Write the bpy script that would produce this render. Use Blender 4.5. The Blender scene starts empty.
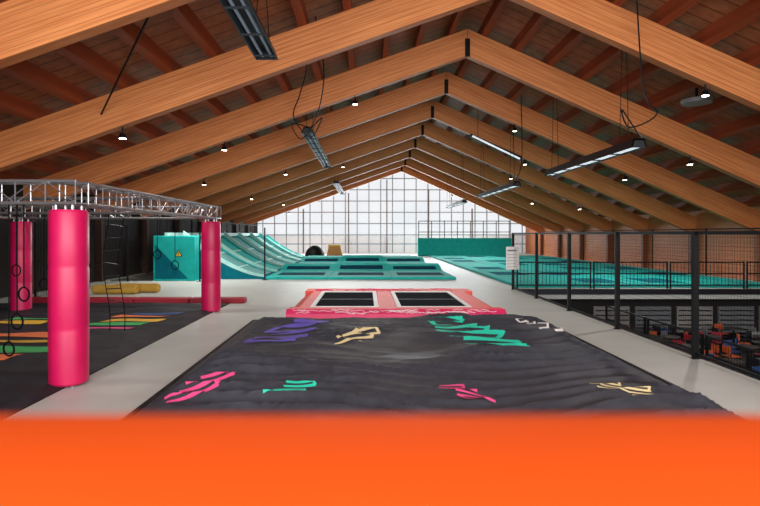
import bpy, bmesh, math, random
from mathutils import Vector, Matrix, noise
random.seed(4)
scene = bpy.context.scene
COL = scene.collection

# ------------------------------------------------------------------ materials
def s2l(c):
    return tuple(((v/255)/12.92 if v/255 <= 0.04045 else ((v/255+0.055)/1.055)**2.4) for v in c)+(1.0,)
MATS = {}
def mat(name, rgb, rough=0.6, metal=0.0, var=0.12, scale=3.0, bump=0.0, emit=0.0, spec=0.5):
    if name in MATS: return MATS[name]
    m = bpy.data.materials.new(name); m.use_nodes = True
    nt = m.node_tree; b = nt.nodes['Principled BSDF']
    c = s2l(rgb)
    tc = nt.nodes.new('ShaderNodeTexCoord')
    n = nt.nodes.new('ShaderNodeTexNoise'); n.inputs['Scale'].default_value = scale; n.inputs['Detail'].default_value = 5
    nt.links.new(tc.outputs['Object'], n.inputs['Vector'])
    r = nt.nodes.new('ShaderNodeValToRGB')
    r.color_ramp.elements[0].position = 0.3; r.color_ramp.elements[1].position = 0.7
    r.color_ramp.elements[0].color = tuple(x*(1-var) for x in c[:3])+(1,)
    r.color_ramp.elements[1].color = tuple(min(1, x*(1+var)) for x in c[:3])+(1,)
    nt.links.new(n.outputs['Fac'], r.inputs['Fac'])
    nt.links.new(r.outputs['Color'], b.inputs['Base Color'])
    b.inputs['Roughness'].default_value = rough; b.inputs['Metallic'].default_value = metal
    b.inputs['Specular IOR Level'].default_value = spec
    if emit > 0:
        nt.links.new(r.outputs['Color'], b.inputs['Emission Color']); b.inputs['Emission Strength'].default_value = emit
    if bump > 0:
        bp = nt.nodes.new('ShaderNodeBump'); bp.inputs['Strength'].default_value = bump; bp.inputs['Distance'].default_value = 0.02
        nt.links.new(n.outputs['Fac'], bp.inputs['Height']); nt.links.new(bp.outputs['Normal'], b.inputs['Normal'])
    MATS[name] = m; return m

def wood(name, c1, c2, stretch=(0.35, 6, 24), seam_axis=None, seam=0.0, rough=0.55, sw=0.1, sd=0.5):
    if name in MATS: return MATS[name]
    m = bpy.data.materials.new(name); m.use_nodes = True
    nt = m.node_tree; b = nt.nodes['Principled BSDF']
    tc = nt.nodes.new('ShaderNodeTexCoord'); mp = nt.nodes.new('ShaderNodeMapping')
    mp.inputs['Scale'].default_value = stretch
    nt.links.new(tc.outputs['Object'], mp.inputs['Vector'])
    n = nt.nodes.new('ShaderNodeTexNoise'); n.inputs['Scale'].default_value = 1.0; n.inputs['Detail'].default_value = 6; n.inputs['Roughness'].default_value = 0.65
    nt.links.new(mp.outputs['Vector'], n.inputs['Vector'])
    r = nt.nodes.new('ShaderNodeValToRGB')
    r.color_ramp.elements[0].position = 0.32; r.color_ramp.elements[1].position = 0.68
    r.color_ramp.elements[0].color = s2l(c1); r.color_ramp.elements[1].color = s2l(c2)
    nt.links.new(n.outputs['Fac'], r.inputs['Fac'])
    out = r.outputs['Color']
    if seam_axis is not None:
        sx = nt.nodes.new('ShaderNodeSeparateXYZ'); nt.links.new(tc.outputs['Object'], sx.inputs['Vector'])
        a = nt.nodes.new('ShaderNodeMath'); a.operation = 'DIVIDE'; a.inputs[1].default_value = seam
        nt.links.new(sx.outputs[seam_axis], a.inputs[0])
        f = nt.nodes.new('ShaderNodeMath'); f.operation = 'FRACT'; nt.links.new(a.outputs[0], f.inputs[0])
        g = nt.nodes.new('ShaderNodeMath'); g.operation = 'LESS_THAN'; g.inputs[1].default_value = sw
        nt.links.new(f.outputs[0], g.inputs[0])
        g2 = nt.nodes.new('ShaderNodeMath'); g2.operation = 'MULTIPLY'; g2.inputs[1].default_value = sd
        nt.links.new(g.outputs[0], g2.inputs[0])
        mx = nt.nodes.new('ShaderNodeMixRGB'); mx.blend_type = 'MULTIPLY'; mx.inputs['Color2'].default_value = (0.35, 0.25, 0.2, 1)
        nt.links.new(g2.outputs[0], mx.inputs['Fac']); nt.links.new(out, mx.inputs['Color1'])
        out = mx.outputs['Color']
    nt.links.new(out, b.inputs['Base Color']); b.inputs['Roughness'].default_value = rough
    b.inputs['Specular IOR Level'].default_value = .3
    MATS[name] = m; return m

M_beam = wood('glulam_wood', (190, 110, 60), (230, 152, 94), seam_axis=2, seam=0.13, stretch=(0.5, 6, 18))
M_purl = wood('purlin_wood', (120, 52, 28), (150, 72, 42), stretch=(8, 0.4, 8))
M_ceil = wood('ceiling_boards', (126, 76, 50), (158, 102, 70), stretch=(3, 5, 3), seam_axis=1, seam=0.5, sw=.12, sd=.8)
M_post = wood('post_wood', (130, 74, 46), (160, 96, 62), stretch=(8, 8, 0.5))
M_wallw = wood('wall_boards', (200, 116, 70), (216, 134, 86), stretch=(.3, .3, 1.5))
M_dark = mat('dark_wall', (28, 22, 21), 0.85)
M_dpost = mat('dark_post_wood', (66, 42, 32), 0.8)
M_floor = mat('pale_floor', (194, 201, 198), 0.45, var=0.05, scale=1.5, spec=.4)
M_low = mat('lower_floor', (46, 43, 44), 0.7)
M_black = mat('black_fabric', (54, 57, 66), 0.58, var=0.2, scale=9, bump=0.3, spec=.42)
M_mat = mat('black_mat', (42, 43, 50), 0.65, var=0.25, scale=3, spec=.25)
M_bed = mat('black_bed_mesh', (24, 25, 30), 1.0, var=0.15, spec=.03)
M_bk = mat('black_metal', (12, 12, 14), 0.55, spec=.2)
M_pink = mat('magenta_vinyl', (200, 14, 84), 0.42, var=0.08, scale=4)
M_coral = mat('coral_vinyl', (232, 78, 62), 0.5, var=0.1)
M_pinkpad = mat('pink_pad_vinyl', (226, 40, 104), 0.5, var=0.1)
M_palepad = mat('pale_pink_vinyl', (236, 190, 186), 0.5, var=0.08, scale=5)
M_red = mat('red_vinyl', (150, 26, 46), 0.6)
M_white = mat('white_vinyl', (236, 234, 234), 0.5, var=0.04)
M_orange = mat('orange_vinyl', (180, 66, 12), 0.8, var=0.04, spec=.1)
M_orl = mat('orange_light', (240, 130, 80), 0.5)
M_orp = mat('orange_plastic', (200, 92, 48), 0.5)
M_teal = mat('teal_vinyl', (32, 184, 178), 0.7, var=0.1, spec=.15)
M_tealD = mat('dark_teal_bed', (16, 104, 120), 0.95, var=0.15, spec=.03)
M_tealL = mat('light_teal', (166, 218, 212), 0.6, spec=.3)
M_tealG = mat('teal_grey_bed', (104, 168, 168), 0.7, spec=.2)
M_navy = mat('navy_blue', (18, 66, 90), 0.9, spec=.03)
M_alu = mat('aluminium', (165, 165, 170), 0.35, metal=0.85, var=0.05)
M_steel = mat('dark_steel', (30, 32, 40), 0.45, metal=0.3)
M_green = mat('green_paint', (60, 180, 100), 0.6)
M_yel = mat('yellow_paint', (228, 184, 62), 0.6)
M_yel2 = mat('yellow_foam', (190, 150, 60), 0.7)
M_purple = mat('purple_paint', (96, 82, 176), 0.6)
M_tealP = mat('teal_paint', (36, 204, 174), 0.6)
M_pinkP = mat('pink_paint', (228, 78, 138), 0.6)
M_cream = mat('cream_paint', (225, 208, 158), 0.6)
M_rope = mat('black_rope', (14, 14, 16), 0.8, spec=.1)
M_blue = mat('blue_plastic', (48, 84, 140), 0.5)
M_lamp = mat('lamp_glow', (255, 244, 225), 0.5, emit=18)
M_tube = mat('tube_glow', (130, 145, 162), 0.4, emit=0.12)
M_tubeB = mat('bright_tube_glow', (220, 228, 235), 0.4, emit=0.8)
M_speaker = mat('grey_plastic', (120, 124, 128), 0.5)
M_ply = wood('plywood', (190, 140, 80), (220, 170, 105))
def glazing():
    m = bpy.data.materials.new('bright_glazing'); m.use_nodes = True
    nt = m.node_tree; b = nt.nodes['Principled BSDF']
    tc = nt.nodes.new('ShaderNodeTexCoord'); mp = nt.nodes.new('ShaderNodeMapping'); mp.inputs['Scale'].default_value = (0.3, 1, 0.5)
    nt.links.new(tc.outputs['Object'], mp.inputs['Vector'])
    n = nt.nodes.new('ShaderNodeTexNoise'); n.inputs['Scale'].default_value = 0.8; n.inputs['Detail'].default_value = 1; nt.links.new(mp.outputs['Vector'], n.inputs['Vector'])
    r = nt.nodes.new('ShaderNodeValToRGB'); r.color_ramp.elements[0].position = 0.3; r.color_ramp.elements[1].position = 0.6
    r.color_ramp.elements[0].color = s2l((236, 242, 248)); r.color_ramp.elements[1].color = s2l((244, 248, 252))
    nt.links.new(n.outputs['Fac'], r.inputs['Fac']); nt.links.new(r.outputs['Color'], b.inputs['Emission Color'])
    b.inputs['Base Color'].default_value = (.1, .1, .1, 1)
    b.inputs['Emission Strength'].default_value = 0.93; b.inputs['Roughness'].default_value = 0.8; b.inputs['Specular IOR Level'].default_value = .1
    return m
M_glass = glazing()

# ------------------------------------------------------------------ mesh helpers
class MB:
    """accumulates geometry into one mesh"""
    def __init__(s): s.v = []; s.f = []; s.mi = []; s.mats = []
    def m(s, mt):
        if mt not in s.mats: s.mats.append(mt)
        return s.mats.index(mt)
    def add(s, vs, fs, mt):
        o = len(s.v); k = s.m(mt)
        s.v += [tuple(v) for v in vs]
        for f in fs: s.f.append([i+o for i in f]); s.mi.append(k)
    def box(s, x0, x1, y0, y1, z0, z1, mt, ch=0.0):
        if ch <= 0:
            vs = [(x0,y0,z0),(x1,y0,z0),(x1,y1,z0),(x0,y1,z0),(x0,y0,z1),(x1,y0,z1),(x1,y1,z1),(x0,y1,z1)]
            fs = [(0,3,2,1),(4,5,6,7),(0,1,5,4),(1,2,6,5),(2,3,7,6),(3,0,4,7)]
            s.add(vs, fs, mt)
        else:
            bm = bmesh.new(); bmesh.ops.create_cube(bm, size=1)
            for v in bm.verts:
                v.co = Vector((x0+(v.co.x+.5)*(x1-x0), y0+(v.co.y+.5)*(y1-y0), z0+(v.co.z+.5)*(z1-z0)))
            bmesh.ops.bevel(bm, geom=bm.edges[:], offset=ch, segments=3, affect='EDGES', profile=0.5)
            bm.verts.index_update()
            s.add([v.co[:] for v in bm.verts], [[v.index for v in f.verts] for f in bm.faces], mt); bm.free()
    def tube(s, p, q, r, mt, n=8, r2=None):
        p = Vector(p); q = Vector(q); d = (q-p)
        if d.length < 1e-6: return
        d.normalize(); up = Vector((0,0,1)) if abs(d.z) < .95 else Vector((1,0,0))
        a = d.cross(up).normalized(); b = d.cross(a)
        r2 = r if r2 is None else r2
        vs = []
        for i in range(n):
            t = 2*math.pi*i/n; o = a*math.cos(t)+b*math.sin(t)
            vs.append(p+o*r); vs.append(q+o*r2)
        fs = [(2*i, 2*((i+1)%n), 2*((i+1)%n)+1, 2*i+1) for i in range(n)]
        fs.append([2*i for i in range(n)][::-1]); fs.append([2*i+1 for i in range(n)])
        s.add(vs, fs, mt)
    def path(s, pts, r, mt, n=6):
        for a, b in zip(pts[:-1], pts[1:]): s.tube(a, b, r, mt, n)
    def torus(s, c, R, r, axis, mt, n=20, k=6):
        c = Vector(c); vs = []; fs = []
        ax = Vector(axis).normalized(); up = Vector((0,0,1)) if abs(ax.z) < .9 else Vector((1,0,0))
        a = ax.cross(up).normalized(); b = ax.cross(a)
        for i in range(n):
            t = 2*math.pi*i/n; d = a*math.cos(t)+b*math.sin(t)
            for j in range(k):
                u = 2*math.pi*j/k
                vs.append(c+d*(R+r*math.cos(u))+ax*r*math.sin(u))
        for i in range(n):
            for j in range(k):
                fs.append((i*k+j, ((i+1)%n)*k+j, ((i+1)%n)*k+(j+1)%k, i*k+(j+1)%k))
        s.add(vs, fs, mt)
    def prism(s, prof, y0, y1, mt):
        n = len(prof)
        vs = [(x, y0, z) for x, z in prof]+[(x, y1, z) for x, z in prof]
        fs = [(i, (i+1) % n, (i+1) % n+n, i+n) for i in range(n)]
        fs.append(list(range(n))[::-1]); fs.append(list(range(n, 2*n)))
        s.add(vs, fs, mt)
    def prismx(s, prof, x0, x1, mt):
        n = len(prof)
        vs = [(x0, y, z) for y, z in prof]+[(x1, y, z) for y, z in prof]
        fs = [(i, (i+1) % n, (i+1) % n+n, i+n) for i in range(n)]
        fs.append(list(range(n))[::-1]); fs.append(list(range(n, 2*n)))
        s.add(vs, fs, mt)
    def obj(s, name, origin=(0,0,0), rot=None, smooth=False):
        me = bpy.data.meshes.new(name)
        o = Vector(origin); R = rot.inverted() if rot is not None else None
        vs = [Vector(v)-o for v in s.v]
        if R is not None: vs = [R @ v for v in vs]
        me.from_pydata([v[:] for v in vs], [], s.f)
        for m_ in s.mats: me.materials.append(m_)
        me.polygons.foreach_set('material_index', s.mi)
        me.update()
        bm = bmesh.new(); bm.from_mesh(me); bmesh.ops.recalc_face_normals(bm, faces=bm.faces[:]); bm.to_mesh(me); bm.free()
        if smooth:
            me.polygons.foreach_set('use_smooth', [True]*len(me.polygons))
            try: me.set_sharp_from_angle(angle=math.radians(40))
            except Exception: pass
        ob = bpy.data.objects.new(name, me); COL.objects.link(ob)
        ob.location = o
        if rot is not None: ob.rotation_euler = rot.to_euler()
        return ob

def top(ob, label, cat, group=None, kind=None):
    ob['label'] = label; ob['category'] = cat
    if group: ob['group'] = group
    if kind: ob['kind'] = kind
    return ob
def struct(ob, label=None, cat=None):
    ob['kind'] = 'structure'
    if label: ob['label'] = label
    if cat: ob['category'] = cat
    return ob
def child(ob, par, label=None):
    ob.parent = par; ob.matrix_parent_inverse = par.matrix_basis.inverted()
    if label: ob['label'] = label
    return ob
def empty(name, loc):
    e = bpy.data.objects.new(name, None); COL.objects.link(e); e.location = loc; e.empty_display_size = .2
    return e
def part(name, fn, label, par, smooth=False):
    b = MB(); fn(b); return child(b.obj(name, tuple(par.location), smooth=smooth), par, label)

# ------------------------------------------------------------------ room dims
RX, RZ = 3.7, 8.7            # ridge x, beam underside at the ridge
SL, SR = 0.35, 0.445         # slopes
XL, XR = -12.5, 18.4
YF = 60.0
BD = .98                     # beam depth
PD = 0.36
def zb(x): return RZ-(RX-x)*SL if x < RX else RZ-(x-RX)*SR
def zc(x): return zb(x)+BD+PD
EDGE = 5.9; PLAT = 20.8; LOW = -2.2

b = MB(); b.box(XL, EDGE, -3, YF, -0.4, 0, M_floor); b.box(EDGE, XR, PLAT, YF, -0.4, 0, M_floor)
struct(b.obj('floor'), 'pale grey smooth sports hall floor', 'floor')
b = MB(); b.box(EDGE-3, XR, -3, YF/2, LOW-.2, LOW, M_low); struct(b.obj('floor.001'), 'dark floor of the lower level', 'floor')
b = MB(); b.box(EDGE+.05, XR-.4, PLAT-.05, PLAT-.002, -.22, .0, M_steel); b.box(EDGE+.002, EDGE+.04, -3, PLAT-.002, -.45, .0, M_bk)
struct(b.obj('trim_2'), 'dark fascia along the platform edge', 'fascia')
b = MB()
prof = [(XL-.3, zc(XL-.3)), (RX, zc(RX)), (XR+.3, zc(XR+.3)), (XR+.3, zc(XR+.3)+.15), (RX, zc(RX)+.15), (XL-.3, zc(XL-.3)+.15)]
b.prism(prof, -3, YF+.3, M_ceil); struct(b.obj('ceiling'), 'brown boarded gable roof lining', 'ceiling')
b = MB(); b.box(XL-.3, XL, -3, YF, 0, zc(XL), M_dark); struct(b.obj('wall_left'), 'nearly black side wall', 'wall')
b = MB(); b.box(XR, XR+.3, -3, YF, -.4, zc(XR), M_wallw); b.box(XR, XR+.3, -3, YF, LOW-.2, -.4, M_dark)
struct(b.obj('wall_right'), 'warm orange brown side wall', 'wall')
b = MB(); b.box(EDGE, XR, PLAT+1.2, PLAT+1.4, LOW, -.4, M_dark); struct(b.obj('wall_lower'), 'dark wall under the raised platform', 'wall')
b = MB(); b.box(EDGE-3.2, EDGE-3, -3, PLAT, LOW, -.4, M_dark); struct(b.obj('wall_under'), 'dark wall below the floor slab', 'wall')
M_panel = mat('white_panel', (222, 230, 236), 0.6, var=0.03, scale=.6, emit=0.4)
b = MB()
b.prism([(XL, 0), (XR, 0), (XR, 2.1), (XL, 2.1)], YF, YF+.3, M_panel)
struct(b.obj('wall_far'), 'white panelled end wall of the hall', 'wall')
nb = 6; xs = [XL+i*(XR-XL)/nb for i in range(nb+1)]
for i in range(nb):
    b = MB(); x0, x1 = xs[i], xs[i+1]
    prof = [(x0, 2.1), (x1, 2.1), (x1, zc(x1))]
    if x0 < RX < x1: prof.append((RX, zc(RX)))
    prof.append((x0, zc(x0)))
    b.prism(prof, YF+.05, YF+.12, M_glass)
    struct(b.obj('window_%d' % (i+1)), 'tall translucent gable window with grid of panes', 'window')
b = MB()
x = XL+.6
M_mul = mat('mullion_grey', (146, 154, 162), .6, emit=.12)
while x < XR:
    b.box(x-.05, x+.05, YF-.06, YF+.05, 0.05, zc(x), M_mul); x += 1.36
for z in (1.05, 2.1, 3.4, 4.7, 6.0, 7.3, 8.6):
    xa = max(XL, RX-(zc(RX)-z)/SL); xb = min(XR, RX+(zc(RX)-z)/SR)
    b.box(xa, xb, YF-.05, YF+.05, z-.05, z+.05, M_mul)
struct(b.obj('trim_1'), 'grey glazing bars of the gable window', 'window frame')
M_gp = mat('grey_brown_post', (128, 116, 110), .7)
for i, x in enumerate((-7.2, -2.0, 2.4, 7.2, 12.2)):
    b = MB(); b.box(x-.06, x+.06, YF-.35, YF-.08, 0, zb(x)+.2, M_gp)
    top(b.obj('gable_post', (x, YF-.2, 0)), 'grey-brown post standing against the gable glazing', 'post', 'gable wall posts')

# ------------------------------------------------------------------ roof frames
FY = [9.1+5*i for i in range(10)]
for i, y in enumerate([4.1]+FY):
    w = .14
    for side in (0, 1):
        b = MB()
        if side == 0:
            prof = [(XL, zb(XL)), (RX-.01, zb(RX)), (RX-.01, zb(RX)+BD), (XL, zb(XL)+BD)]; ang = math.atan(SL)
        else:
            prof = [(RX+.01, zb(RX)), (XR, zb(XR)), (XR, zb(XR)+BD), (RX+.01, zb(RX)+BD)]; ang = -math.atan(SR)
        b.prism(prof, y-w, y+w, M_beam)
        R = Matrix.Rotation(-ang, 3, 'Y')
        o = b.obj('roof_beam', (RX, y, RZ), R)
        top(o, 'deep orange-brown glulam roof beam, %s' % ('resting on dark side wall' if side == 0 else 'resting on boarded side wall'), 'roof beam', 'glulam roof beams')
    b = MB(); b.box(RX-.09, RX+.09, y-w-.03, y-w-.003, RZ-.04, RZ+.62, M_bk)
    top(b.obj('ridge_connector', (RX, y, RZ)), 'black steel connector plate joining roof beams at ridge', 'bracket', 'ridge connectors')
    for x in (XL+.16, XR-.16):
        b = MB(); z0 = 0 if (x < 0 or y > PLAT) else LOW
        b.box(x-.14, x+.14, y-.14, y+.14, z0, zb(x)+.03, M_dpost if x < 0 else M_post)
        top(b.obj('wall_post', (x, y, z0)), 'brown timber post under a roof beam at the side wall', 'post', 'side wall posts')
xsP = []
x = RX-.6
while x > XL: xsP.append(x); x -= 1.2
x = RX+.6
while x < XR: xsP.append(x); x += 1.2
for x in xsP:
    b = MB(); z = zb(x)+BD
    s = SL if x < RX else -SR
    hw = .1
    prof = [(x-hw, z-hw*s), (x+hw, z+hw*s), (x+hw, z+hw*s+PD), (x-hw, z-hw*s+PD)]
    b.prism(prof, -2, YF, M_purl)
    top(b.obj('roof_purlin', (x, 0, z)), 'reddish brown timber purlin running along the roof', 'purlin', 'roof purlins')
for (p, q) in (((-7.1, 13.94), (-3.6, 9.26)),):
    b = MB()
    b.tube((p[0], p[1], zb(p[0])+BD*.5), (q[0], q[1], zb(q[0])+BD*.5), .024, M_bk)
    top(b.obj('brace_rod', (p[0], p[1], zb(p[0])+BD*.5)), 'thin black steel bracing rod between roof beams', 'brace rod')

# ------------------------------------------------------------------ big black jump bed
def wz(x, y):
    n1 = noise.noise(Vector((x*.45, y*.3, 3.1))); n2 = noise.noise(Vector((x*.6+5, y*.8, 7.7)))
    n3 = noise.noise(Vector((x*1.2, y*1.2, 1.7)))
    s_ = math.sin(2*math.pi*y/.85+4.5*n1+1.4*math.sin(x*1.2)+1.4*n3)
    return .13+.085*(1-abs(s_))**1.2*(.9+1.2*n2)+.07*n2+.04*n3+.012*noise.noise(Vector((x*3, y*5, 1)))
X0, X1, Y0, Y1 = -2.78, 4.36, 5.2, 13.05
def wzf(x, y):
    e = max(0, min(1, min(x-X0, X1-x, y-Y0, Y1-y)/.35))
    return .03+(wz(x, y)-.03)*e
b = MB(); nx, ny = 140, 280; vs = []; fs = []
for j in range(ny+1):
    for i in range(nx+1):
        x = X0+(X1-X0)*i/nx; y = Y0+(Y1-Y0)*j/ny
        vs.append((x, y, wzf(x, y)))
for j in range(ny):
    for i in range(nx):
        a = j*(nx+1)+i; fs.append((a, a+1, a+nx+2, a+nx+1))
root = empty('jump_bag', (0.8, 9.1, 0))
b.add(vs, fs, M_black); fc = child(b.obj('fabric_cover', (0.8, 9.1, 0), smooth=True), root, 'rippled black fabric surface')
b = MB()
b.box(X0-.08, X0, Y0-.2, Y1+.08, 0, .04, M_bk, .012); b.box(X1, X1+.08, Y0-.2, Y1+.08, 0, .04, M_bk, .012)
b.box(X0, X1, Y1, Y1+.08, 0, .04, M_bk, .012); b.box(X0, X1, Y0, Y1, 0.0, .015, M_bk)
child(b.obj('frame', (0.8, 9.1, 0)), root, 'black edge frame')
top(root, 'large black inflated jump bed with bright zigzag graphics', 'trampoline')
def ribbon(b, u, v, t0, t1, mt, sg=14, cross=4):
    d = v-u
    if d.length < 1e-3: return
    dn = Vector((-d.y, d.x, 0)).normalized(); vs = []; fs = []
    for i in range(sg+1):
        f = i/sg; pt = u.lerp(v, f); wd = t0+(t1-t0)*f
        for j in range(cross+1):
            w_ = pt+dn*(j/cross-.5)*wd
            w_.z = wzf(w_.x, w_.y)+.012; vs.append(w_)
    for i in range(sg):
        for j in range(cross):
            k = i*(cross+1)+j; fs.append((k, k+1, k+cross+2, k+cross+1))
    b.add(vs, fs, mt)
def scribble(p, q, width, n, thick, mt, seed, tilt=0.0):
    """comb of clean parallel bars from p to q with zigzag ends (alternating long and short, every pair joined)"""
    rnd = random.Random(seed); b = MB()
    p = Vector((p[0], p[1], 0)); q = Vector((q[0], q[1], 0)); d = (q-p)
    ax = Vector((1, tilt, 0)).normalized(); prev = None
    for k in range(n):
        t = (k+.5)/n
        env = .65+.35*math.sin(math.pi*(.1+.8*t))
        a_l = width*env*(.5 if k % 2 else .38)*rnd.uniform(.85, 1.1); a_r = width*env*(.36 if k % 2 else .5)*rnd.uniform(.85, 1.1)
        c = p+d*t
        u, v = c-ax*a_l, c+ax*a_r
        if prev is not None and k % 2: ribbon(b, prev[1], v.lerp(u, .06), thick*.7, thick*.7, mt, 5, 2)
        elif prev is not None and k % 4 == 2: ribbon(b, prev[0], u.lerp(v, .06), thick*.7, thick*.7, mt, 5, 2)
        ribbon(b, u, v, thick*.75, thick, mt, 18)
        prev = (u, v)
    return child(b.obj('printed_graphic', tuple(root.location)), root, mt.name.replace('_paint', '')+' zigzag comb graphic')
scribble((-1.9, 9.7), (-1.15, 12.2), 1.25, 10, .12, M_purple, 1, .3)
scribble((-.4, 9.7), (.15, 11.1), .7, 7, .09, M_cream, 2, .3)
scribble((1.8, 12.6), (2.55, 9.0), 1.2, 12, .15, M_tealP, 3, -.25)
scribble((3.6, 12.5), (3.95, 10.5), .28, 14, .07, M_white, 4, .3)
scribble((-2.3, 6.4), (-2.0, 7.5), .6, 9, .06, M_pinkP, 5, .4)
scribble((-1.15, 6.45), (-.78, 7.1), .5, 7, .045, M_tealP, 6, .35)
scribble((1.12, 7.1), (1.42, 6.45), .5, 7, .045, M_pinkP, 7, -.2)
scribble((3.25, 7.3), (3.7, 6.5), .55, 9, .045, M_cream, 8, -.2)

# ------------------------------------------------------------------ pink twin trampolines
root = empty('twin_trampoline', (.77, 15.9, 0))
PX0, PX1, PY0, PY1, PZ = -2.05, 3.59, 13.22, 18.6, .27
beds = [(-1.36, .22), (.94, 2.68)]; BY0, BY1 = 13.85, 17.3; g = .12
part('pad', lambda b: b.prismx([(PY0, 0), (PY0+.04, .16), (BY0-g-.32, PZ), (BY0-g-.3, 0)], PX0, PX1, M_pinkpad), 'hot pink patterned front edge', root)
part('pad', lambda b: b.box(PX0+.05, PX1-.05, BY0-g-.3, BY0-g, 0, PZ, M_coral), 'coral-orange front top pad', root)
part('pad', lambda b: b.prismx([(BY1+g*2, 0), (BY1+g*2, PZ), (PY1-.2, PZ), (PY1, .1), (PY1, 0)], PX0, PX1, M_coral), 'coral rear pad', root)
part('pad', lambda b: b.prism([(PX0, 0), (PX0+.03, .14), (PX0+.3, PZ), (beds[0][0]-g, PZ), (beds[0][0]-g, 0)], BY0-g, BY1+g*2, M_coral), 'orange-coral sloped side pad', root)
part('pad', lambda b: b.prism([(PX1, 0), (PX1-.03, .14), (PX1-.3, PZ), (beds[1][1]+g, PZ), (beds[1][1]+g, 0)], BY0-g, BY1+g*2, M_coral), 'orange-coral sloped side pad', root)
part('pad', lambda b: b.box(beds[0][1]+g, beds[1][0]-g, BY0-g, BY1+g*2, 0, PZ, M_coral, .04), 'coral centre pad', root)
for (a, c) in beds:
    def f(b, a=a, c=c):
        b.box(a-g, c+g, BY0-g, BY0, 0, PZ+.01, M_white); b.box(a-g, c+g, BY1, BY1+g*2, 0, PZ+.01, M_white)
        b.box(a-g, a, BY0, BY1, 0, PZ+.01, M_white); b.box(c, c+g, BY0, BY1, 0, PZ+.01, M_white)
    part('pad_border', f, 'bright white vinyl border', root)
    part('bed', lambda b, a=a, c=c: (b.box(a, c, BY0, BY1, 0.02, PZ-.01, M_bed), b.box(a, c, 15.45, 15.5, PZ-.01, PZ-.004, M_speaker)), 'black jumping bed', root)
rnd = random.Random(3)
def squig_front(b):
    for k in range(40):
        x = rnd.uniform(PX0+.1, PX1-.65); f0 = rnd.uniform(.05, .85); L = rnd.uniform(.25, .5)
        pts = []
        for i in range(7):
            f_ = f0+.1*math.sin(i*1.9+k); pts.append((x+L*i/6, PY0+.04+(BY0-g-.36-PY0)*f_, .16+(PZ-.16)*f_+.002))
        b.path(pts, .008, M_white, 4)
def squig_top(b):
    for k in range(26):
        x = rnd.uniform(PX0+.2, PX1-.8); y = rnd.uniform(BY1+.4, PY1-.35); L = rnd.uniform(.3, .8)
        b.path([(x+L*i/6, y+.09*math.sin(i*1.7+k), PZ+.001) for i in range(7)], .02, M_pinkpad if k % 3 else M_palepad, 4)
part('printed_squiggle', squig_front, 'fine white line pattern', root)
part('printed_squiggle', squig_top, 'pink and pale squiggle pattern', root)
top(root, 'twin trampoline with coral pads, pink front and white borders', 'trampoline')

# ------------------------------------------------------------------ foreground padded barrier
root = empty('padded_barrier', (0, .4, 0))
part('foam_pad', lambda b: b.box(-1.6, 1.6, .27, .51, 1.4, 2.032, M_orange, .03), 'thick orange vinyl foam pad', root, True)
part('support_panel', lambda b: (b.box(-1.5, 1.5, .34, .44, 0, 1.4, M_steel), b.box(-1.6, 1.6, .27, .51, 0, .04, M_steel)), 'dark steel support', root)
top(root, 'bright orange vinyl padded barrier facing the jump bed', 'barrier')

# ------------------------------------------------------------------ ninja zone
root = empty('obstacle_mat', (-8, 10, 0))
def mz(x, y): return .07+.02*math.sin(2*math.pi*y/1.1+3*noise.noise(Vector((x*.5, y*.5, 9))))+.035*noise.noise(Vector((x, y*1.5, 4)))
def f(b):
    MX0, MX1, MY0, MY1 = XL+.35, -4.3, 3.5, 16.4
    nx, ny = 60, 120; vs = []; fs = []
    for j in range(ny+1):
        for i in range(nx+1):
            x = MX0+(MX1-MX0)*i/nx; y = MY0+(MY1-MY0)*j/ny
            e = min(1, min(x-MX0, MX1-x, y-MY0, MY1-y)/.2)
            vs.append((x, y, .02+(mz(x, y)-.02)*e))
    for j in range(ny):
        for i in range(nx):
            a = j*(nx+1)+i; fs.append((a, a+1, a+nx+2, a+nx+1))
    b.add(vs, fs, M_mat); b.box(MX0, MX1, MY0, MY1, 0, .018, M_bk)
part('mat', f, 'rumpled black landing mat', root, True)
stripes = [(-7.9, -6.0, 10.1, 10.5, M_yel), (-7.9, -5.85, 9.35, 9.85, M_green), (-7.8, -6.1, 8.75, 9.1, M_orl), (-7.6, -6.2, 8.1, 8.45, M_red), (-8.0, -6.3, 10.75, 11.1, M_orl),
           (-6.6, -5.25, 12.1, 12.45, M_green), (-6.5, -5.1, 12.65, 13.0, M_yel), (-6.5, -5.2, 13.2, 13.55, M_orl), (-6.6, -5.4, 11.6, 11.9, M_pinkP), (-6.3, -5.0, 13.75, 14.05, M_blue),
           (-9.0, -7.7, 12.3, 12.65, M_yel), (-9.0, -7.7, 12.9, 13.25, M_green)]
for si, (a, c, d, e, mm) in enumerate(stripes):
    def f(b, a=a, c=c, d=d, e=e, mm=mm):
        n = 24; m_ = 3; vs = []; fs = []
        for i in range(n+1):
            x = a+(c-a)*i/n
            for j in range(m_+1):
                y = (d+e)/2+(e-d)*(j/m_-.5); vs.append((x+.12*(j/m_), y, mz(x+.12*(j/m_), y)+.012))
        for i in range(n):
            for j in range(m_): k = i*(m_+1)+j; fs.append((k, k+m_+1, k+m_+2, k+1))
        b.add(vs, fs, mm)
    part('printed_stripe', f, 'bright paint stripe', root, True)
top(root, 'rumpled black obstacle course mat with coloured stripes', 'mat')
CX = -4.34; LX = -9.75
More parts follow.
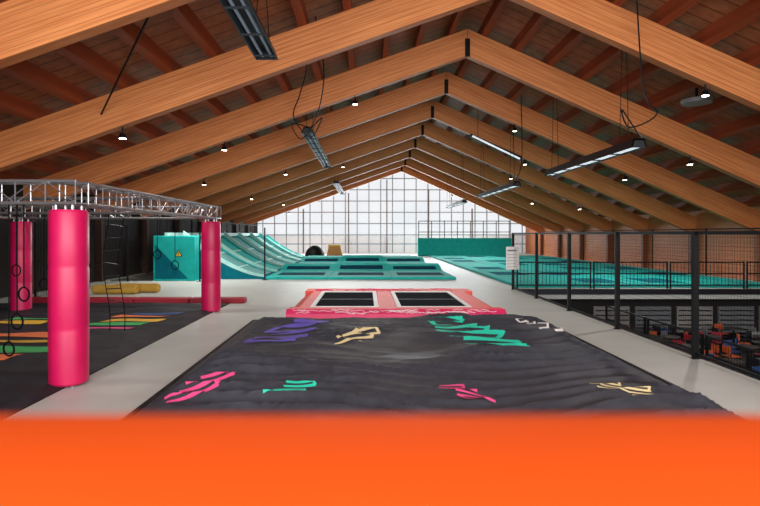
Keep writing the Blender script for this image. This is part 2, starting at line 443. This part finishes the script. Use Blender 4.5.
for (x, y, lab) in ((CX, 7.6, 'pink padded truss column beside the pale walkway'), (CX-.04, 14.7, 'pink padded truss column at the corner of the obstacle mat'), (LX, 14.7, 'pink padded truss column near the dark side wall')):
    root = empty('truss_column', (x, y, 0))
    def f(b, x=x, y=y):
        pr = [(.235, .03), (.262, .06), (.266, .8), (.259, .83), (.266, .86), (.266, 1.7), (.259, 1.73), (.266, 1.76), (.262, 2.5), (.24, 2.55)]
        n = 32; vs = []; fs = []
        for (r, z) in pr:
            for i in range(n):
                t = 2*math.pi*i/n; rr = r-(.012 if i == 20 else 0); vs.append((x+rr*math.cos(t), y+rr*math.sin(t), z))
        for k in range(len(pr)-1):
            for i in range(n): fs.append((k*n+i, k*n+(i+1) % n, (k+1)*n+(i+1) % n, (k+1)*n+i))
        fs.append(list(range(n))[::-1]); fs.append([(len(pr)-1)*n+i for i in range(n)])
        b.add(vs, fs, M_pink)
    part('column_pad', f, 'pink vinyl padding', root, True)
    for sx in (-.12, .12):
        for sy in (-.12, .12): part('column_pole', lambda b: b.tube((x+sx, y+sy, .0), (x+sx, y+sy, 2.62), .025, M_alu), 'aluminium tube', root)
    top(root, lab, 'column', 'pink padded columns')
TZ = 2.62; TS = .34
def truss(p, q, lab):
    b = MB(); p = Vector(p); q = Vector(q); d = (q-p); L = d.length; d.normalize(); n = Vector((-d.y, d.x, 0))*TS/2
    cs = [p+n+Vector((0,0,.025)), p-n+Vector((0,0,.025)), p-n+Vector((0,0,TS)), p+n+Vector((0,0,TS))]
    for c in cs: b.tube(c, c+d*L, .024, M_alu, 8)
    k = max(2, int(L/.42)); st = L/k
    for i in range(k+1):
        for a in range(4): b.tube(cs[a]+d*st*i, cs[(a+1) % 4]+d*st*i, .009, M_alu, 5)
    for i in range(k):
        for a in range(4):
            u, v = (a, (a+1) % 4) if i % 2 else ((a+1) % 4, a)
            b.tube(cs[u]+d*st*i, cs[v]+d*st*(i+1), .009, M_alu, 5)
    top(b.obj('aluminium_truss', tuple(p)), lab, 'truss', 'obstacle rig trusses')
truss((LX, 7.6, TZ), (CX+.19, 7.6, TZ), 'silver aluminium box truss crossing above the obstacle mat')
truss((LX+.2, 11.15, TZ), (CX-.2, 11.15, TZ), 'silver aluminium box truss crossing above the obstacle mat')
truss((LX, 14.7, TZ), (CX+.19, 14.7, TZ), 'silver aluminium box truss crossing above the obstacle mat')
truss((CX, 7.8, TZ), (CX, 14.5, TZ), 'silver aluminium box truss between two pink columns')
truss((LX, 7.8, TZ), (LX, 14.5, TZ), 'silver aluminium box truss beside the dark side wall')
def hanging_ring(x, y, L, R):
    root = empty('hanging_ring', (x, y, TZ))
    z = TZ-L
    part('rope', lambda b: b.tube((x, y, TZ+.01), (x, y, z+R), .01, M_rope), 'black rope', root)
    part('ring', lambda b: b.torus((x, y, z), R, .014, (.3, 1, 0), M_rope, 24), 'black grip ring', root, True)
    top(root, 'black grip ring on rope hanging from the truss', 'gym ring', 'hanging grip rings')
for (x, y, L, R) in ((-5.0, 7.6, 1.3, .1), (-5.1, 7.6, 1.7, .11), (-5.22, 7.6, 2.1, .1), (-6.0, 11.15, 1.1, .12), (-6.3, 11.15, 1.5, .12), (-6.9, 11.15, 1.5, .12), (-7.5, 11.15, 1.2, .12), (-8.2, 11.15, 1.4, .12), (-5.4, 14.7, 1.3, .12), (-5.9, 14.7, 1.0, .12), (-6.3, 14.7, 1.2, .12), (-7.9, 14.7, 1.5, .12), (-8.6, 14.7, 1.2, .12)):
    hanging_ring(x, y, L, R)
def rope_ladder(x, y, zlow=.12):
    root = empty('rope_ladder', (x, y, TZ))
    def off(z): return .05*math.sin(z*2.3+x)
    for sx in (-.16, .16): part('rope', lambda b: b.path([(x+sx+off(zlow+(TZ-zlow)*i/10), y+off(i*.3), zlow+(TZ-zlow)*i/10) for i in range(11)], .009, M_rope), 'black ropes', root)
    for k in range(9):
        z = zlow+.1+k*.27; tl = .03*math.sin(k*2.2)
        part('rung', lambda b: b.tube((x-.17+off(z), y+off((z-zlow)/(TZ-zlow)*3), z-tl), (x+.17+off(z), y+off((z-zlow)/(TZ-zlow)*3), z+tl), .013, M_steel), 'dark rung', root)
    top(root, 'loose thin black rope ladder hanging from the truss', 'rope ladder')
rope_ladder(-5.4, 11.15)
root = empty('low_barrier_pad', (-7, 16.6, 0))
for i in range(4):
    x0 = -10.9+i*1.77
    part('pad_segment', lambda b, x0=x0: b.box(x0, x0+1.74, 16.45, 16.85, 0, .17, M_red, .04), 'red vinyl segment', root)
top(root, 'low red padded edge strip beside the obstacle mat', 'pad')
for (x, y, z) in ((-9.2, 19.1, .17), (-8.6, 19.6, .17)):
    b = MB(); b.tube((x-.75, y, z), (x+.75, y, z), .17, M_yel2, 20); b.torus((x-.75, y, z), .11, .06, (1,0,0), M_yel2); b.torus((x+.75, y, z), .11, .06, (1,0,0), M_yel2)
    top(b.obj('foam_roll', (x, y, 0), smooth=True), 'yellow foam roll lying on the pale floor', 'foam roll', 'yellow foam rolls')
def netgrid(b, x, y0, y1, z0, z1, st, r=.006):
    z = z0
    while z <= z1: b.tube((x, y0, z), (x, y1, z), r, M_rope, 3); z += st
    y = y0
    while y <= y1: b.tube((x, y, z0), (x, y, z1), r, M_rope, 3); y += st
x, y0, y1 = -11.0, 17.3, 24
root = empty('net_screen', (x, y0, 0))
for yy in (y0, (y0+y1)/2, y1): part('post', lambda b: b.tube((x, yy, 0), (x, yy, 2.6), .04, M_bk), 'black post', root)
part('net', lambda b: netgrid(b, x, y0, y1, .1, 2.6, .15), 'black mesh netting', root)
top(root, 'black netting screen along dark side wall', 'net')

# ------------------------------------------------------------------ teal quarter-pipe wall ramps
root = empty('tower_block', (-8.9, 24.4, 0))
part('body', lambda b: b.box(-9.95, -8.0, 24.3, 25.1, 0, 2.12, M_teal, .04), 'teal padded block', root)
part('printed_triangle', lambda b: b.add([(-9.85, 24.29, .1), (-8.3, 24.29, .1), (-9.85, 24.29, 1.7)], [(0, 1, 2)], M_tealD), 'darker teal triangle shape', root)
top(root, 'teal padded block at the end of the ramps', 'padded block')
root = empty('warning_sign', (-8.75, 24.28, 1.35))
part('plate', lambda b: b.prism([(-8.92, 1.15), (-8.58, 1.15), (-8.75, 1.46)], 24.27, 24.295, M_bk), 'black triangular rim', root)
part('face', lambda b: b.prism([(-8.88, 1.175), (-8.62, 1.175), (-8.75, 1.41)], 24.262, 24.27, M_yel), 'yellow face', root)
part('mark', lambda b: (b.box(-8.762, -8.738, 24.258, 24.262, 1.25, 1.35, M_bk), b.box(-8.762, -8.738, 24.258, 24.262, 1.2, 1.225, M_bk)), 'black exclamation mark', root)
top(root, 'small yellow triangular warning sign on teal block', 'sign')
def prof_z(t): return .1+1.95*(1-t)**1.6
RX0, RX1 = -8.9, -4.95
nU = 6; U = 3.65
for u in range(nU):
    y0 = 25.3+u*U; y1 = y0+U-.3     # real gaps between the lanes
    root = empty('quarter_pipe_ramp', (-7, y0+U/2, 0))
    def f(b):
        P = [(RX0+(RX1-RX0)*i/20, prof_z(i/20)) for i in range(21)]
        P = [(RX0-.9, 0), (RX0-.9, P[0][1]), ]+P+[(RX1, 0)]
        b.prism(P, y0, y1, M_tealD)
    part('body', f, 'teal padded ramp body', root)
    def f(b):
        vs = []; fs = []
        for i in range(17):
            t = .04+.92*i/16
            for yy in (y0+.45, y1-.45): vs.append((RX0+(RX1-RX0)*t, yy, prof_z(t)+.03))
        for i in range(16): fs.append((2*i, 2*i+1, 2*i+3, 2*i+2))
        b.add(vs, fs, M_teal if u % 2 else M_tealG)
    part('bed_panel', f, 'curved jumping bed panel', root, True)
    for (ya, yb, hh, mm) in ((y0, y0+.16, .3, M_tealL), (y1-.16, y1, .1, M_teal)):
        def rib(b):
            P = [(RX0+(RX1-RX0)*i/20, prof_z(i/20)+.01) for i in range(21)]
            Q = [(x_, z_+hh*(1-.7*i/20)) for i, (x_, z_) in enumerate(P)]
            b.prism(P+Q[::-1], ya, yb, mm)
        part('rib', rib, 'raised curved edge rib', root)
    for t in (.3, .62): part('seam', lambda b: b.prism([(RX0+(RX1-RX0)*t, prof_z(t)+.035), (RX0+(RX1-RX0)*(t+.025), prof_z(t+.025)+.035), (RX0+(RX1-RX0)*(t+.025), prof_z(t+.025)+.05), (RX0+(RX1-RX0)*t, prof_z(t)+.05)], y0+.45, y1-.45, M_tealL), 'pale cross seam', root)
    part('top_edge', lambda b: b.box(RX0-.9, RX0-.75, y0, y1, prof_z(0)-.02, prof_z(0)+.22, M_tealL), 'pale raised top edge', root)
    for zz in (.9,): part('rail', lambda b: b.tube((RX0-.8, y0, prof_z(0)+zz), (RX0-.8, y1, prof_z(0)+zz), .025, M_bk), 'black top rail', root)
    for yy in (y0+.05, y0+U/2): part('rail_post', lambda b: b.tube((RX0-.8, yy, prof_z(0)-.02), (RX0-.8, yy, prof_z(0)+.9), .03, M_bk), 'black rail post', root)
    top(root, 'curved teal trampoline ramp lane with pale seams and railing', 'ramp', 'teal curved ramps')
for i in range(5):
    ya = 25.5+i*4.6; yb = ya+4.5; xx = -10.1
    root = empty('net_screen', (xx, ya, 0))
    part('post', lambda b: b.tube((xx, ya, 0), (xx, ya, 3.0), .04, M_bk), 'black post', root)
    part('net', lambda b: netgrid(b, xx, ya, yb, .4, 3.0, .2), 'black netting', root)
    top(root, 'tall black netting screen behind the ramps', 'net', 'netting behind ramps')
for (x, y) in ((-7.7, 24.1), (-4.85, 24.9)):
    b = MB(); b.tube((x, y, 0), (x, y, 2.5), .035, M_bk); b.box(x-.12, x+.12, y-.12, y+.12, 0, .02, M_bk)
    top(b.obj('net_post', (x, y, 0)), 'slim black post beside the ramps', 'post', 'slim black posts')

# ------------------------------------------------------------------ court trampolines
def court_tramp(x0, x1, y0, y1, wave, lab, grp, bedm=M_tealD, h=.12, w=.34, wy=None):
    root = empty('court_trampoline', ((x0+x1)/2, (y0+y1)/2, 0))
    wy = w if wy is None else wy
    if wave:
        zf = lambda t: h+wave*math.sin(math.pi*t)**2
        def f(b):
            N = 20
            P = [(y0+(y1-y0)*i/N, zf(i/N)) for i in range(N+1)]
            b.prismx([(y0, 0)]+P+[(y1, 0)], x0, x1, M_teal)
        part('pad_frame', f, 'teal vinyl wave-shaped pad', root, True)
        for (ta, tb, mm) in ((.12, .28, M_navy), (.6, .8, M_tealD)):
            def f(b):
                vs = []; fs = []
                for i in range(9):
                    t = ta+(tb-ta)*i/8
                    vs += [(x0+.3, y0+(y1-y0)*t, zf(t)+.012), (x1-.3, y0+(y1-y0)*t, zf(t)+.012)]
                for i in range(8): fs.append((2*i, 2*i+1, 2*i+3, 2*i+2))
                b.add(vs, fs, mm)
            part('bed', f, 'dark band on the wave', root, True)
        top(root, 'teal wave-shaped padded hump in the central court', 'trampoline', grp); return
    def f(b):
        b.box(x0, x1, y0, y0+wy, 0, h, M_teal, .03); b.box(x0, x1, y1-wy, y1, 0, h, M_teal, .03)
        b.box(x0, x0+w, y0+wy, y1-wy, 0, h, M_teal, .03); b.box(x1-w, x1, y0+wy, y1-wy, 0, h, M_teal, .03)
    part('pad_frame', f, 'teal vinyl pads', root)
    part('bed', lambda b: b.box(x0+w, x1-w, y0+wy, y1-wy, .02, h-.01, bedm), 'teal jumping bed', root)
    top(root, lab, 'trampoline', grp)
waves = [0, .3, 0, .34, .22, 0]
for r in range(6):
    for c in range(3):
        if r == 5 and c == 0: continue
        x0 = -4.9+c*3.09; y0 = 25.1+r*4.35
        court_tramp(x0, x0+3.085, y0, y0+4.345, waves[r]*(1 if c != 1 else 1.3), 'teal padded trampoline set in the central court', 'central court trampolines', M_navy, w=.35, wy=1.2)
for r in range(7):
    for c in range(4):
        x0 = 6.2+c*2.7; y0 = 21.3+r*4.2
        court_tramp(x0, x0+2.66, y0, y0+4.15, 0, 'teal padded trampoline in the side court', 'side court trampolines', M_tealD if (r+c) % 3 else M_teal, w=.5, wy=.9)
root = empty('padded_wall_block', (9.8, 52.5, 0))
part('body', lambda b: b.box(5.2, 14.6, 52, 52.6, 0, 1.8, M_teal, .05), 'teal padding', root)
for i in range(8): part('net_pole', lambda b: b.tube((5.3+i*1.3, 52.3, 1.75), (5.3+i*1.3, 52.3, 3.5), .04, M_bk), 'black pole', root)
for z in (2.4, 3.5): part('rail', lambda b: b.tube((5.3, 52.3, z), (14.5, 52.3, z), .035, M_bk), 'black rail', root)
top(root, 'long teal padded wall with black frame on top', 'padded wall')
b = MB(); n = 20; vs = []; fs = []; dx, dy = -4.8, 48.8
for k in range(8):
    ph = math.pi/2*k/8
    for i in range(n): vs.append((dx+.95*math.cos(ph)*math.cos(2*math.pi*i/n), dy+.95*math.cos(ph)*math.sin(2*math.pi*i/n), 1.15*math.sin(ph)))
vs.append((dx, dy, 1.15))
for k in range(7):
    for i in range(n): fs.append((k*n+i, k*n+(i+1) % n, (k+1)*n+(i+1) % n, (k+1)*n+i))
for i in range(n): fs.append((7*n+i, 7*n+(i+1) % n, 8*n))
fs.append(list(range(n))[::-1]); b.add(vs, fs, M_bk)
b.torus((dx, dy, .05), .95, .05, (0,0,1), M_steel)
top(b.obj('foam_dome', (dx, dy, 0), smooth=True), 'black rounded dome lying beside the teal court', 'dome')
root = empty('vault_box', (-3.2, 53.2, 0))
part('box', lambda b: b.prism([(-4.0, 0), (-2.4, 0), (-2.6, .9), (-3.8, .9)], 52.8, 53.6, M_ply), 'plywood sides', root)
part('top_pad', lambda b: b.box(-3.85, -2.55, 52.75, 53.65, .9, 1.1, M_yel, .05), 'tan padded top', root)
top(root, 'wooden vaulting box near the gable wall', 'vault box')

# ------------------------------------------------------------------ fence along the slab edge
FX = 5.82
ys = [3.5, 6.35, 9.2, 12.05, 14.9, 17.75, 20.6]
for i in range(len(ys)-1):
    y0, y1 = ys[i]+.04, ys[i+1]
    root = empty('net_fence', (FX, y0, 0))
    part('post', lambda b: (b.box(FX-.045, FX+.045, y1-.045, y1+.035, 0, 2.25, M_bk), b.box(FX-.075, FX+.075, y1-.075, y1+.035, 0, .015, M_bk)), 'black square post', root)
    part('top_rail', lambda b: b.box(FX-.025, FX+.025, y0+.0, y1-.046, 2.19, 2.25, M_bk), 'black top rail', root)
    part('bottom_rail', lambda b: b.box(FX-.02, FX+.02, y0+.0, y1-.046, .06, .11, M_bk), 'black bottom rail', root)
    part('net', lambda b: netgrid(b, FX, y0+.01, y1-.05, .11, 2.2, .07, .0022), 'fine black mesh netting', root)
    top(root, 'black framed netting fence at the edge of the walkway', 'fence', 'netting fence sections')
b = MB(); b.box(FX-.3, FX+.2, 20.46, 20.49, .8, 1.7, M_white); b.box(FX-.25, FX+.1, 20.455, 20.46, 1.52, 1.58, M_speaker)
for k in range(5): b.box(FX-.25, FX+.1, 20.455, 20.46, .9+k*.12, .915+k*.12, M_speaker)
top(b.obj('notice_board', (FX, 20.5, 1.2)), 'white notice board fixed to the black fence post', 'sign')
for i in range(4):
    x0 = EDGE+.15+i*3.08; x1 = x0+3.0; y = PLAT+.1
    root = empty('guard_railing', (x0, y, 0))
    for xx in (x0, x1-.05): part('post', lambda b: b.box(xx, xx+.05, y-.025, y+.025, 0, 1.1, M_bk), 'black post', root)
    for z in (.12, .58, 1.04): part('rail', lambda b: b.box(x0+.05, x1-.05, y-.02, y+.02, z, z+.05, M_bk), 'black rail', root)
    for k in range(1, 20): part('baluster', lambda b: b.box(x0+.148*k, x0+.148*k+.014, y-.007, y+.007, .17, 1.04, M_bk), 'thin black bar', root)
    top(root, 'black metal guard railing on the platform edge', 'railing', 'platform guard railings')
for i in range(6):
    y0 = 21.6+i*5; y1 = y0+4.9; x = 17.4
    root = empty('wall_net', (x, y0, 0))
    part('post', lambda b: b.tube((x, y0, 0), (x, y0, 2.5), .04, M_bk), 'black post', root)
    part('net', lambda b: netgrid(b, x, y0+.05, y1, .3, 2.5, .16, .004), 'fine black netting', root)
    part('rail', lambda b: b.tube((x, y0+.05, 2.45), (x, y1, 2.45), .03, M_bk), 'black rail', root)
    top(root, 'black netting in front of the boarded side wall', 'net', 'side wall nets')
M_pale = mat('pale_board', (150, 148, 146), .6)
for i in range(5):
    x0 = 9.6+i*1.75; yb = PLAT+1.15
    root = empty('wall_panel', (x0, yb, LOW))
    part('board', lambda b: b.box(x0, x0+1.5, yb-.06, yb+.04, LOW+.25, LOW+1.35, M_pale if i % 2 == 0 else M_speaker, .01), 'pale board', root)
    for k in range(5): part('slat', lambda b: b.box(x0+.05, x0+1.45, yb-.08, yb-.06, LOW+.35+k*.2, LOW+.4+k*.2, M_steel), 'dark slat', root)
    part('foot', lambda b: b.box(x0+.1, x0+1.4, yb-.04, yb+.02, LOW, LOW+.25, M_bk), 'black base', root)
    top(root, 'pale slatted panel against the dark lower wall', 'panel', 'lower level wall panels')
for i in range(4):
    y0 = 8.5+i*3.0; x = 9.4
    root = empty('lower_railing', (x, y0, LOW))
    for yy in (y0, y0+2.8): part('post', lambda b: b.box(x-.03, x+.03, yy, yy+.06, LOW, LOW+1.6, M_bk), 'black post', root)
    for z in (LOW+.5, LOW+1.05, LOW+1.55): part('rail', lambda b: b.box(x-.025, x+.025, y0+.06, y0+2.8, z, z+.05, M_steel), 'dark rail', root)
    part('mesh', lambda b: netgrid(b, x, y0+.08, y0+2.75, LOW+.1, LOW+1.5, .1, .004), 'fine black mesh infill', root)
    top(root, 'dark mesh railing standing on the lower floor', 'railing', 'lower level railings')
for i in range(3):
    x0 = 11.2; y0 = 9.3+i*.9
    root = empty('slatted_bench', (x0, y0, LOW))
    for k in range(4): part('slat', lambda b: b.box(x0, x0+2.6, y0+k*.11, y0+k*.11+.08, LOW+.43, LOW+.46, M_pale), 'pale slat', root)
    for xx in (x0+.2, x0+2.3): part('leg', lambda b: b.box(xx, xx+.05, y0+.02, y0+.39, LOW, LOW+.43, M_bk), 'black leg', root)
    top(root, 'low slatted bench with pale seat on the lower floor', 'bench', 'slatted benches')

M_tab = mat('dark_table', (66, 62, 62), .5)
def chair(x, y, mt, rotz, lab):
    root = empty('lounge_chair', (x, y, LOW))
    def mk(name, fn, l):
        b = MB(); fn(b); o = b.obj(name, (0, 0, 0)); o.parent = root; o['label'] = l
    mk('seat', lambda b: b.box(-.19, .19, -.19, .19, .42, .46, mt, .015), 'coloured plastic seat')
    mk('backrest', lambda b: b.box(-.17, .17, .16, .19, .54, .78, mt, .012), 'coloured plastic backrest')
    for sx in (-.15, .15):
        for sy in (-.15, .15):
            mk('leg', lambda b: b.tube((sx*1.15, sy*1.15, 0), (sx, sy, .43), .015, M_bk, 6), 'metal leg')
        mk('back_post', lambda b: b.tube((sx*.9, .175, .45), (sx*.9, .175, .72), .014, M_bk, 6), 'metal back post')
    root.rotation_euler = (0, 0, rotz)
    top(root, lab, 'chair', 'lower lounge chairs')
cm = [(M_orp, 'orange'), (M_orp, 'orange'), (M_blue, 'blue'), (M_red, 'red'), (M_speaker, 'grey'), (M_steel, 'dark'), (M_mat, 'black'), (M_steel, 'dark')]
rnd = random.Random(12)
for i, ty in enumerate((13.1, 15.0, 16.9, 18.6, 20.2)):
    for j, tx in enumerate((10.7, 12.5, 14.4, 16.4)):
        tx += rnd.uniform(-.2, .2); ty2 = ty+rnd.uniform(-.12, .12)
        root = empty('cafe_table', (tx, ty2, LOW))
        part('tabletop', lambda b: b.tube((tx, ty2, LOW+.72), (tx, ty2, LOW+.75), .32, M_tab, 24), 'dark round top', root)
        part('pedestal', lambda b: (b.tube((tx, ty2, LOW+.02), (tx, ty2, LOW+.72), .035, M_bk), b.tube((tx, ty2, LOW), (tx, ty2, LOW+.02), .22, M_bk, 16)), 'black pedestal', root)
        top(root, 'round dark cafe table on the lower level', 'table', 'cafe tables')
        ph = rnd.uniform(0, 1.5)
        for k in range(4):
            a = k*math.pi/2+ph; m_, nm = rnd.choice(cm)
            chair(tx+.6*math.cos(a), ty2+.6*math.sin(a), m_, a-math.pi/2, '%s plastic chair at a round cafe table' % nm)

# ------------------------------------------------------------------ hanging heaters / lights
def heater(x, z, y0, y1, w, lab, mt=M_tube, r=.03):
    root = empty('strip_light', (x, (y0+y1)/2, z))
    def f(b):
        P = [(x-w/2, z-.02), (x-w/2+.03, z-.02), (x-w*.28, z+.17), (x+w*.28, z+.17), (x+w/2-.03, z-.02), (x+w/2, z-.02), (x+w*.32, z+.22), (x-w*.32, z+.22)]
        b.prism(P, y0, y1, M_steel)
        for yy in (y0, y1-.03): b.prism([(x-w/2, z-.02), (x+w/2, z-.02), (x+w*.32, z+.22), (x-w*.32, z+.22)], yy, yy+.03, M_steel)
        y = y0+1.2
        while y < y1-.1: b.box(x-w/2+.02, x+w/2-.02, y, y+.04, z-.03, z, M_steel); y += 1.2
    part('housing', f, 'dark metal reflector housing', root)
    for s in (-1, 1): part('tube', lambda b: b.tube((x+s*w*.2, y0+.05, z+.05), (x+s*w*.2, y1-.05, z+.05), r, mt), 'pale tube', root)
    for yy in (y0+.8, y1-.6):
        for sx in (-w*.3, w*.3): part('suspension_wire', lambda b: b.tube((x+sx, yy, z+.2), (x+sx*.3, yy, zc(x+sx*.3)-.02), .01, M_bk, 5), 'thin black wire', root)
    top(root, lab, 'ceiling light', 'hanging strip lights')
heater(-2.2, 6.1, 6.5, 11.6, .5, 'long dark strip light fitting hanging from the roof')
heater(-2.25, 6.1, 20.0, 30.5, .5, 'long dark strip light fitting hanging from the roof')
heater(-2.3, 6.1, 40.0, 51.0, .5, 'long dark strip light fitting hanging from the roof')
for (a, c) in ((13.7, 20.4), (24.8, 32.8), (38.0, 46.0)):
    heater(7.2, 4.5, a, c, .42, 'slim pale strip light hanging below sloping beams', M_tubeB, .055)
root = empty('slope_tube_light', (7.1, 26.5, 6.7))
xa, xb, yt = 5.3, 7.9, 26.5
za, zb2 = zb(xa)-.75, zb(xb)-.75
part('housing', lambda b: b.tube((xa, yt, za), (xb, yt, zb2), .09, M_steel, 10), 'dark housing', root)
part('tube', lambda b: b.tube((xa+.1, yt-.1, za-.06), (xb-.1, yt-.1, zb2-.06), .045, M_tubeB), 'pale tube', root)
for xx in (xa+.4, xb-.4): part('suspension_wire', lambda b: b.tube((xx, yt, zb(xx)-.75), (xx, yt, zc(xx)-.02), .015, M_bk, 5), 'thin black wire', root)
top(root, 'slanted tube light hanging parallel to roof slope', 'ceiling light')
def cable(pts, lab, r=.016):
    b = MB(); P = []
    n = len(pts); V = [Vector(p) for p in pts]
    for i in range(n-1):
        p0 = V[max(0, i-1)]; p1 = V[i]; p2 = V[i+1]; p3 = V[min(n-1, i+2)]
        for k in range(8):
            t = k/8
            P.append(.5*((2*p1)+(p2-p0)*t+(2*p0-5*p1+4*p2-p3)*t*t+(3*p1-p0-3*p2+p3)*t**3))
    P.append(V[-1]); b.path(P, r, M_bk, 5)
    top(b.obj('power_cable', tuple(pts[0])), lab, 'cable', 'hanging power cables')
cl = 'black power cable looping down to a strip light'
cable([(-1.9, 16, zc(-1.9)-.02), (-1.95, 17, 7.6), (-2.3, 18, 7.0), (-2.6, 18.7, 6.4), (-2.0, 18.8, 5.7), (-1.6, 18.8, 6.4), (-2.2, 19.95, 6.15)], cl, .022)
cable([(-1.4, 14.4, zc(-1.4)-.02), (-1.2, 14.8, 6.8), (-1.6, 17, 6.1), (-2.3, 18.6, 5.6), (-2.7, 18.9, 6.2), (-2.2, 19.95, 6.3)], cl, .02)
cable([(6.9, 13.3, zc(6.9)-.02), (7.1, 13.3, 5.9), (7.5, 13.4, 5.3), (6.8, 13.4, 4.95), (6.6, 13.4, 5.4), (7.2, 13.6, 4.7)], cl, .02)
cable([(7.0, 23.5, zc(7.0)-.02), (7.1, 23.7, 5.6), (6.9, 24.0, 4.6), (7.2, 24.7, 4.7)], cl, .02)
b = MB(); x, y = 10.3, 16.2; z = zb(x)+.5
b.tube((x, y, z), (x, y, z+.12), .42, M_speaker, 28, .44); b.tube((x, y, z+.12), (x, y, zc(x)+.0), .04, M_bk)
top(b.obj('ceiling_speaker', (x, y, z), smooth=True), 'round grey ceiling speaker under the roof lining', 'speaker')
def downlight(x, y, power):
    z = zb(x)
    root = empty('downlight', (x, y, z))
    part('housing', lambda b: (b.tube((x, y, z+.02), (x, y, z-.16), .02, M_bk), b.tube((x, y, z-.16), (x, y, z-.3), .06, M_bk, 16, .11)), 'black housing', root)
    part('lamp', lambda b: b.tube((x, y, z-.3), (x, y, z-.315), .085, M_lamp, 16), 'glowing lamp face', root)
    if power:
        l = bpy.data.lights.new('downlight_lamp', 'SPOT'); l.energy = power; l.spot_size = math.radians(150); l.spot_blend = .6; l.shadow_soft_size = .1; l.color = (1, .95, .88)
        lo = bpy.data.objects.new('downlight_lamp', l); COL.objects.link(lo); lo.location = (x, y, z-.36)
    top(root, 'small glowing downlight fixed under a glulam beam', 'downlight', 'beam downlights')
for (x, y, e) in ((-6.6, 14.1, 350), (-.4, 19.1, 950), (9.2, 14.1, 650), (-7.5, 24.1, 1000), (12.0, 24.1, 1000), (-1.5, 34.1, 1000), (9.5, 34.1, 1000), (-7, 44.1, 1000), (10, 44.1, 1000), (-8, 54.1, 800), (9.0, 54.1, 800),
                  (-5.2, 19.1, 0), (11.9, 19.1, 0), (6.9, 24.1, 0), (-4.5, 29.1, 0), (8.9, 29.1, 0), (14, 34.1, 0), (-7.5, 34.1, 0), (12.5, 39.1, 0)):
    downlight(x, y, e)

# ------------------------------------------------------------------ lights
def area(name, loc, rot, sx, sy, e, col):
    l = bpy.data.lights.new(name, 'AREA'); l.shape = 'RECTANGLE'; l.size = sx; l.size_y = sy; l.energy = e; l.color = col
    o = bpy.data.objects.new(name, l); COL.objects.link(o); o.location = loc; o.rotation_euler = rot
    return o
area('rear_fill_light', (2.5, -2.8, 4.2), (math.radians(104), 0, 0), 18, 5.0, 2700, (1, .97, .93))  # added unseen fill behind the camera, tilted up to brighten beams and roof
area('gable_daylight', (2.5, YF-.6, 4.5), (math.radians(-95), 0, 0), 24, 4.5, 3600, (.9, .96, 1))
w = bpy.data.worlds.new('world'); scene.world = w; w.use_nodes = True
w.node_tree.nodes['Background'].inputs['Color'].default_value = (.85, .92, 1, 1)
w.node_tree.nodes['Background'].inputs['Strength'].default_value = 0.9

# ------------------------------------------------------------------ camera
cam = bpy.data.cameras.new('camera'); co = bpy.data.objects.new('camera', cam); COL.objects.link(co)
co.location = (0, 0, 2.2); co.rotation_euler = (math.radians(90), 0, 0)
cam.sensor_width = 36; cam.lens = 520/760*36
cam.shift_x = 14/760; cam.shift_y = -19/760
cam.clip_start = .02; cam.clip_end = 300
cam.dof.use_dof = True; cam.dof.focus_distance = 15; cam.dof.aperture_fstop = 1.6
scene.camera = co
scene.view_settings.view_transform = 'Standard'
scene.view_settings.look = 'None'
scene.view_settings.exposure = 0.0
